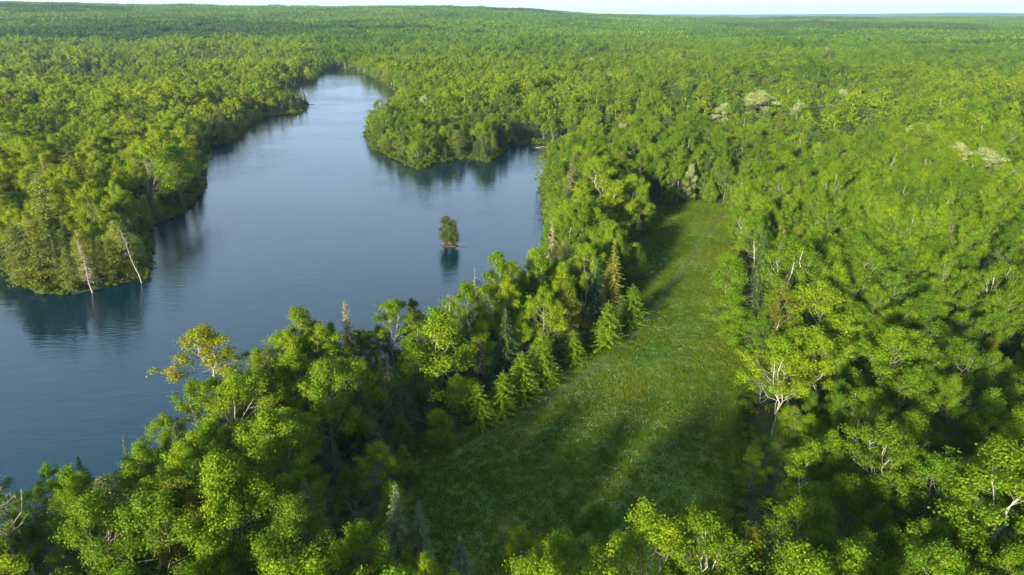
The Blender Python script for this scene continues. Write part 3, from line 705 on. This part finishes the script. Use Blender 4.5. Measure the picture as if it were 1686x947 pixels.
# labels that single out: place (which edge or stand), row back from that edge, count along the row
def toneword(k, t):
    if k == 'dead_spruce': return 'tan half-dead spruce'
    r_, g_, b_ = t
    if k in ('spruce_tree', 'cedar_tree', 'pine_tree'):
        nm = {'spruce_tree': 'pointed spruce', 'cedar_tree': 'rounded evergreen', 'pine_tree': 'layered pine'}[k]
        return ('olive ' if r_ > .058 else 'dark ' if g_ < .055 else 'green ') + nm
    nm = 'pale-trunked birch' if k == 'birch_tree' else 'leafy tree'
    if b_ > .05: return 'cream ' + nm
    if r_ > g_ * .93: return ('rusty ' if r_ > g_ * 1.2 else 'olive-yellow ') + nm
    if r_ > .11: return 'yellow-green ' + nm
    if g_ > .14: return 'lime-green ' + nm
    return ('deep green ' if g_ < .095 else 'mid-green ') + nm
ORD = ['', 'first', 'second', 'third', 'fourth', 'fifth', 'sixth', 'seventh', 'eighth', 'ninth', 'tenth', 'eleventh', 'twelfth', 'thirteenth', 'fourteenth', 'fifteenth', 'sixteenth', 'seventeenth', 'eighteenth', 'nineteenth', 'twentieth']
def ordw(i): return ORD[i] if i <= 20 else ('twenty-' + ORD[i - 20] if i < 30 else 'thirtieth' if i == 30 else 'thirty-' + ORD[i - 30] if i < 40 else 'fortieth')
cells = {}
for t in TREES:
    if t['label']: continue
    x, y = t['p']
    if t['u'] < 560 and y > 165: place, dist = 'left bank shore', t['ls']
    elif x > 15 and t['u'] > 1100: place, dist = "meadow's right edge", t['ms']
    elif x > -25 and y > 150: 
        if t['ls'] < t['ms']: place, dist = 'lakeside of the strip', t['ls']
        else: place, dist = "meadow's left or far edge", t['ms']
    elif x < -5: place, dist = 'near lake shore', t['ls']
    else: place, dist = "meadow's near end", t['ms']
    row = 1 + int(max(0, dist) // 7)
    cells.setdefault((place, row), []).append(t)
for (place, row), L in cells.items():
    along = (lambda t: t['p'][0]) if place in ('near lake shore',) else (lambda t: t['p'][1])
    L.sort(key=along); first = 'left' if place == 'near lake shore' else 'near end'
    kinds_ = {}
    for t in L:
        tw = toneword(t['kind'], t['tint']); kinds_.setdefault(tw, []).append(t)
    for tw, M in kinds_.items():
        for i, t in enumerate(M):
            where = f'row on the {place}' if row == 1 else f'{ordw(row)} row from {place}'
            t['label'] = f'{tw}, {where}' if len(M) == 1 else f'{tw}, {where}, {ordw(i + 1)} from {first}'
            t['group'] = {'left bank shore': 'trees of the left bank', "meadow's right edge": 'forest right of the meadow', 'lakeside of the strip': 'trees between lake and meadow', "meadow's left or far edge": 'trees around the meadow', 'near lake shore': 'forest on the near shore', "meadow's near end": 'trees at the near end'}[place]
CATS = {'leafy_tree': 'leafy tree', 'birch_tree': 'birch', 'spruce_tree': 'spruce', 'cedar_tree': 'evergreen tree', 'pine_tree': 'pine', 'young_tree': 'young tree', 'tamarack_tree': 'young conifer', 'dead_spruce': 'dead spruce', 'bare_tree': 'bare tree'}
for t in TREES:
    k = t['kind']; tm, cm, h0, *_ = KIND[k][t['var'] % len(KIND[k])]
    o = bpy.data.objects.new(k, None); COL.objects.link(o); o.empty_display_size = .5
    z = t.get('z'); p = t['p']
    if z is None: z = float(ground_z(np.array([p]))[0])
    s_ = t['h'] / h0
    o.location = (p[0], p[1], max(z, .1)); o.scale = (s_ * t['wide'], s_ * t['wide'], s_)
    o.rotation_euler = (t['lean'][1] + rng.normal(0, .02), t['lean'][0] + rng.normal(0, .02), t['rot'])
    o['label'] = t['label']; o['category'] = CATS[k]
    if t.get('group'): o['group'] = t['group']
    for nm, me_ in (('trunk', tm), ('crown', cm)):
        c = link(nm, me_, o); c['tint'] = [float(x) for x in t['tint']]
# ------------------------------------------------------------------ islet and driftwood
g = np.random.default_rng(5); Vs, Fs = [(0, 0, .75)], []; K = 18
for j, (rr, zz) in enumerate(((.8, .62), (1.5, .38), (2.0, .12), (2.35, -.3), (2.6, -1.2))):
    for i in range(K):
        a = i * 6.283 / K; q = rr * (1 + .16 * math.sin(2 * a + 1) + .1 * g.normal()); Vs.append((q * 1.2 * math.cos(a), q * .8 * math.sin(a), zz + .05 * g.normal()))
for i in range(K): Fs.append((0, 1 + i, 1 + (i + 1) % K))
for j in range(4):
    for i in range(K): Fs.append((1 + j * K + i, 1 + (j + 1) * K + i, 1 + (j + 1) * K + (i + 1) % K, 1 + j * K + (i + 1) % K))
PEAT = bark_material('peat', (.018, .012, .007), (.04, .026, .014), (2, 2, 2))
isl = link('islet', quads_mesh('islet', Vs, Fs, PEAT)); isl.location = (ISL[0], ISL[1], 0); isl['kind'] = 'structure'; isl['label'] = 'small dark peaty islet in the lake'
def log_(u, v, ang, L, tilt, label, r_=.14, z=.1, wood=DEAD):
    b = MB(); gg = np.random.default_rng(abs(int(u))); tube(b, bend((0, 0, 0), (L, 0, 0), gg, 0, .02, 6), np.linspace(r_, r_ * .4, 6), 6)
    q = b.mesh('fallen_trunk', [wood]);
    o = bpy.data.objects.new('fallen_log', q); COL.objects.link(o); p = at(u, v, z); o.location = (p[0], p[1], z); o.rotation_euler = (0, -tilt, ang)
    o['label'] = label; o['category'] = 'log'
log_(752, 404, R(10), 3.2, R(14), 'dark dead limb sticking out from the islet over the water', .1, .1, DARK)
log_(-12, 430, R(-14), 13., R(1), 'bleached log lying in the water left of the left bank', .28)
log_(232, 378, R(-2), 6., R(2), 'fallen grey trunk reaching into the cove of the left bank', .18)
log_(882, 243, R(-12), 11., R(2), 'long grey fallen trunk at the back of the small bay', .2, .1, LIMB)
log_(505, 172, R(4), 6., R(1), 'thin log poking out of the far left point', .2)
log_(858, 238, R(15), 9., R(3), 'grey fallen trunk beside the longer one in the bay', .2, .1, DARK)

# ------------------------------------------------------------------ the rest of the forest: one mass
far_ = ~solo
srcs, table = [], {}
def src(mb, mats, nm):
    srcs.append(mb.mesh(nm, mats)); return len(srcs) - 1
for k in KN:
    for i, (tm, cm, h0, (tr, cw), bark, lm) in enumerate(KIND[k]):
        if k == 'dead_spruce':
            mm = merge(tr, cw); table.setdefault((k, 0), []).append((src(mm, [lm, bark, LIMB], 'wood'), h0))
        else: table.setdefault((k, 0), []).append((src(merge(tr, cw), [lm, bark, LIMB], 'wood'), h0))
LO = .2
for i in range(4): table.setdefault(('leafy_tree', 1), []).append((src(merge(*broadleaf(900 + i, cr=4.0 + .4 * i, nl=18, lod=LO, cb=(.32, .2, .3, .08)[i], clump=1.05, leaders=1 + i % 2)), [LEAF, DARK, LIMB], 'wood'), 16.))
for i in range(3): table.setdefault(('birch_tree', 1), []).append((src(merge(*broadleaf(920 + i, cr=3.2 + .4 * i, nl=17, lod=LO, cb=.4, clump=1.0)), [LEAF, PALE, LIMB], 'wood'), 16.))
for i in range(2): table.setdefault(('spruce_tree', 1), []).append((src(merge(*conifer(940 + i, r=2.5 + .4 * i, lod=.3, spray=.62)), [NEEDLE, DARK], 'wood'), 14.))
table[('cedar_tree', 1)] = [(src(merge(*cedar(950, r=2.6, lod=.25)), [NEEDLE, DARK], 'wood'), 12.)]
table[('pine_tree', 1)] = [(src(merge(*conifer(960, h=16., r=3.3, cb=.3, step=.8, nb=5, droop=-.12, spray=.5, taper=.7, rag=.35, lod=.4, width=.6)), [NEEDLE, DARK], 'wood'), 16.)]
table[('dead_spruce', 1)] = table[('dead_spruce', 0)][1:]
ii = np.where(far_)[0]; var = np.zeros(len(ii), int); scl = np.zeros((len(ii), 3)); rot = np.zeros((len(ii), 3))
for a, i in enumerate(ii):
    k = KN[kindcode[i]]; lst = table[(k, 0 if D[i] < NEAR_END else 1)]; vi, h0 = lst[(pick(k, i) if k == 'leafy_tree' else int(rng.integers(len(lst)))) if D[i] < NEAR_END else (3 if k == 'leafy_tree' and edge[i] < 6 else int(rng.integers(len(lst))))]
   
    s_ = hgt_[i] / h0; wd = rng.uniform(.9, 1.4) * (1 + .14 * float(D[i] > 350)); var[a] = vi; scl[a] = (s_ * wd, s_ * wd, s_); rot[a] = (rng.normal(0, .025), rng.normal(0, .025), rng.uniform(0, 6.28))
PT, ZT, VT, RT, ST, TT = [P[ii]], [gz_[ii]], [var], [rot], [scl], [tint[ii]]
# beyond 1.5 km: stands of many small trees
def stand(seed, size=52., nt=95):
    g = np.random.default_rng(seed); b = MB()
    for i in range(nt):
        c = np.array((*g.uniform(-size / 2, size / 2, 2), 0)); h = g.uniform(11, 18); r = g.uniform(2.2, 4.4); sp = g.uniform() < .22
        m = 34; d = unit(g.normal(size=(m, 3)) + (0, 0, .5))
        if sp:
            t = g.uniform(.15, 1, m) ** .8; a = g.uniform(0, 6.28, m); C = c + np.stack([np.cos(a) * 2.3 * (1 - t), np.sin(a) * 2.3 * (1 - t), t * h * .95], 1); nr = np.stack([np.cos(a), np.sin(a), np.full(m, .7)], 1); col = np.array((.45, .62, .9)) * g.uniform(.8, 1.2)
        else:
            C = c + np.array((0, 0, h * .66)) + d * np.array((r, r, h * .34)) * g.uniform(.6, 1.05, (m, 1)); nr = d + g.normal(size=(m, 3)) * .4; col = np.array((1 + g.normal(0, .18), 1., 1.)) * np.clip(1 + g.normal(0, .22), .5, 1.6)
        lv = np.clip(1 + g.normal(0, .2, m), .5, 1.6)[:, None] * col
        leaves(b, C, nr, 1.9 * g.uniform(.7, 1.3, m), lv, g, .8)
    return b
sv = [src(stand(970 + i), [LEAF], 'wood') for i in range(4)]
Q = plant(-5200, 5200, 1300, 6400, 44, rng); QD = np.hypot(Q[:, 0], Q[:, 1])
Q = Q[(QD > MID_END - 8) & (QD < 6300) & (np.abs(Q[:, 0]) < .71 * Q[:, 1] + 60)]; k = len(Q)
qt = wob(Q, .006, 31) * .5 + rng.normal(0, .3, k)
qtint = lerp3((.062, .122, .006), (.102, .165, .005), sstep(-.9, .9, qt)) * (np.where(wob(Q, .0035, 32) + .3 * wob(Q, .02, 33) > .5, .58, 1.) * (1 + .16 * wob(Q, .009, 34)))[:, None]
PT.append(Q); ZT.append(ground_z(Q)); VT.append(np.array(sv)[rng.integers(0, 4, k)]); RT.append(np.column_stack([np.zeros(k), np.zeros(k), rng.integers(0, 4, k) * 1.5708 + rng.normal(0, .1, k)]))
ST.append(np.column_stack([np.ones(k), np.ones(k), np.clip(1 + .25 * wob(Q, .01, 35) + rng.normal(0, .1, k), .6, 1.6)])); TT.append(qtint)
scatter('forest', srcs, np.concatenate(PT), np.concatenate(ZT), np.concatenate(VT), np.concatenate(RT), np.concatenate(ST), np.concatenate(TT), 'mixed green forest stretching to the horizon')

# ------------------------------------------------------------------ undergrowth under the trees and along the shores
def bush(seed, r=1.2, n=420, leaf=.26):
    g = np.random.default_rng(seed); b = MB()
    for c in range(9):
        o = np.array((*g.normal(0, r * .45, 2), r * g.uniform(.3, .85))); m = n // 9; d = unit(g.normal(size=(m, 3)) + (0, 0, .5))
        lv = np.clip(1 + g.normal(0, .12) + g.normal(0, .17, m), .5, 1.6)
        leaves(b, o + d * r * .5 * g.uniform(.5, 1.1, (m, 1)), d + (0, 0, .5) + g.normal(size=(m, 3)) * .4, leaf * g.uniform(.7, 1.3, m), np.repeat(lv[:, None], 3, 1), g)
    return b
bs = [bush(1000 + i, (1.0, 1.4, .8)[i]).mesh('bush', [LEAF]) for i in range(3)]
B = plant(-230, 230, 34, 380, 3.0, rng); BD = np.hypot(B[:, 0], B[:, 1]); B = B[(np.abs(B[:, 0]) < .72 * B[:, 1] + 20)]
bl = lake_sd(B); bm = meadow_sd(B)
B2 = plant(-330, 60, 380, 1080, 3.2, rng); B2 = B2[np.abs(B2[:, 0]) < .72 * B2[:, 1] + 20]; b2 = lake_sd(B2); B2 = B2[(b2 > .3) & (b2 < 6)]
B = np.concatenate([B, B2]); bl = lake_sd(B); bm = meadow_sd(B)
B3 = plant(-330, 60, 60, 700, 1.7, rng); B3 = B3[np.abs(B3[:, 0]) < .72 * B3[:, 1] + 20]; b3 = lake_sd(B3); B3 = B3[(b3 > -.25) & (b3 < 2.4)]
B = np.concatenate([B, B3]); bl = lake_sd(B); bm = meadow_sd(B)
kp = (bl > -.25) & (bm > .6) & ((rng.uniform(size=len(B)) < .45) | (bl < 3.2) | (bm < 3))
B, bl, bm = B[kp], bl[kp], bm[kp]; k = len(B)
sc = rng.uniform(.6, 1.5, k) * np.where(bl < 2.4, .85, np.where(bl < 5, 1.3, 1.)); tn = np.clip(.5 + .35 * rng.normal(size=k), 0, 1)
bt = lerp3((.05, .09, .008), (.11, .14, .010), tn)
scatter('undergrowth', bs, B, np.maximum(ground_z(B, bl) - .1, -.05), rng.integers(0, 3, k), np.column_stack([rng.normal(0, .1, k), rng.normal(0, .1, k), rng.uniform(0, 6.28, k)]), np.column_stack([sc, sc, sc * rng.uniform(.7, 1.2, k)]), bt, 'low leafy undergrowth on the forest floor and shores')

# ------------------------------------------------------------------ meadow grass and its pale flower heads
def tuft(seed, n=34, h=.42, spread=.42):
    g = np.random.default_rng(seed); b = MB(); C = np.column_stack([g.normal(0, spread, (n, 2)), np.zeros(n)])
    d = unit(np.column_stack([g.normal(0, .5, (n, 2)), np.ones(n)])); L = h * g.uniform(.5, 1.2, n)
    lv = np.clip(1 + g.normal(0, .2, n), .5, 1.6)
    leaves(b, C + d * (L * .5)[:, None], np.column_stack([g.normal(size=(n, 2)), g.uniform(0, .3, n)]), L, np.repeat(lv[:, None], 3, 1), g, .28, 0, d)
    return b
def flower(seed):
    g = np.random.default_rng(seed); b = MB(); n = 9
    C = np.column_stack([g.normal(0, .35, (n, 2)), g.uniform(.25, .42, n)]); leaves(b, C, g.normal(size=(n, 3)) * .5 + (0, 0, 1), g.uniform(.09, .17, n), np.ones((n, 3)), g, .9)
    return b
ts = [tuft(1100 + i).mesh('tuft', [LEAF]) for i in range(3)]; fs = [flower(1200 + i).mesh('flower_head', [LEAF]) for i in range(2)]
mx0, my0 = MEADOW.min(0) - 3; mx1, my1 = MEADOW.max(0) + 3
T = plant(mx0, mx1, my0, my1, .62, rng); tm_ = meadow_sd(T); T = T[tm_ < 1.6]; td = seg_dist(T, TRACK, False)
T = T[(td > 1.0) | (rng.uniform(size=len(T)) < .12)]; T = T[rng.uniform(size=len(T)) < .75]; k = len(T)
pn = wob(T, .16, 41) + .6 * wob(T, .45, 42) + rng.normal(0, .35, k)
tt = lerp3((.054, .100, .003), (.092, .122, .006), sstep(-1.2, 1.3, pn)); bl_ = wob(T, .1, 43) > .8; tt = np.where(bl_[:, None], np.array((.046, .108, .005)), tt)
zt = ground_z(T); sc = rng.uniform(.6, 1.25, k)
gr = scatter('grass', ts, T, zt, rng.integers(0, 3, k), np.column_stack([np.zeros(k), np.zeros(k), rng.uniform(0, 6.28, k)]), np.column_stack([sc, sc, sc * rng.uniform(.5, 1.1, k)]), tt, 'short meadow grass')
Fp = plant(mx0, mx1, my0, my1, .95, rng); fm = meadow_sd(Fp); fd = seg_dist(Fp, TRACK, False)
dn = wob(Fp, .12, 45) * .6 + wob(Fp, .5, 46) * .5
Fp = Fp[(fm < -3) & (fd > 1.5) & (rng.uniform(size=len(Fp)) < np.clip(.5 + .5 * dn, .05, .97) * .65 * (1 - .6 * sstep(110, 220, Fp[:, 1])))]; k = len(Fp); sc = rng.uniform(.7, 1.3, k)
scatter('wildflowers', fs, Fp, ground_z(Fp), rng.integers(0, 2, k), np.column_stack([np.zeros(k), np.zeros(k), rng.uniform(0, 6.28, k)]), np.column_stack([sc, sc, sc]), np.tile((.24, .31, .19), (k, 1)), 'pale seed heads and flowers scattered through the meadow')

# ------------------------------------------------------------------ the trodden path along the meadow
tk = []
for a, b in zip(TRACK[:-1], TRACK[1:]):
    n2 = max(2, int(np.hypot(*(b - a)) / 1.2)); tk += [a + (b - a) * i / n2 for i in range(n2)]
tk = np.array(tk); 
for _ in range(6): tk[1:-1] = (tk[:-2] + 2 * tk[1:-1] + tk[2:]) / 4
tk += .35 * np.stack([wob(tk, .25, 61), wob(tk, .25, 62)], 1)
tan = unit(np.gradient(tk, axis=0)); nrm = np.stack([-tan[:, 1], tan[:, 0]], 1); wdt = .46 + .12 * wob(tk, .6, 63)
Vp, Fp_ = [], []
gxi = lambda q: ground_z(q) + .12 * wob(q, .25, 12)
for j, off in enumerate((-1., -.5, .5, 1.)):
    q = tk + nrm * (wdt * off)[:, None]; zq = gxi(q) + (.05 if abs(off) < 1 else .01)
    Vp += [(*a, c) for a, c in zip(q, zq)]
nk = len(tk)
for j in range(3):
    for i in range(nk - 1): Fp_.append((j * nk + i, j * nk + i + 1, (j + 1) * nk + i + 1, (j + 1) * nk + i))
pth = link('path', quads_mesh('path', Vp, Fp_, bark_material('trodden_earth', (.038, .050, .010), (.066, .064, .018), (1.5, 1.5, 1.5)))); pth['kind'] = 'structure'; pth['label'] = 'narrow trodden path through the meadow grass'

# ------------------------------------------------------------------ the air
if HAZE:
    top_z = max(CAM_H, float(gz.max()) + 22) + 8
    E = 16500.; lo_z = min(-4.2, float(gz.min()) - 1.)
    bx = [(-E, -2500, lo_z), (E, -2500, lo_z), (E, E, lo_z), (-E, E, lo_z), (-E, -2500, top_z), (E, -2500, top_z), (E, E, top_z), (-E, E, top_z)]
    hz = link('haze', quads_mesh('haze', bx, [(0, 3, 2, 1), (4, 5, 6, 7), (0, 1, 5, 4), (1, 2, 6, 5), (2, 3, 7, 6), (3, 0, 4, 7)]))
    hz['kind'] = 'stuff'; hz['label'] = 'thin pale blue haze over the far forest'
    m, n, out = mat('haze'); hz.data.materials.append(m)
    pv = N(n, 'ShaderNodeVolumePrincipled'); pv.inputs['Color'].default_value = (.5, .76, 1., 1); pv.inputs['Density'].default_value = HAZE; pv.inputs['Anisotropy'].default_value = .2
    n.links.new(pv.outputs[0], out.inputs['Volume'])
print('trees', len(TREES), 'mass', len(np.concatenate(PT)), 'tufts', len(T), 'bushes', len(B), 'flowers', len(Fp))
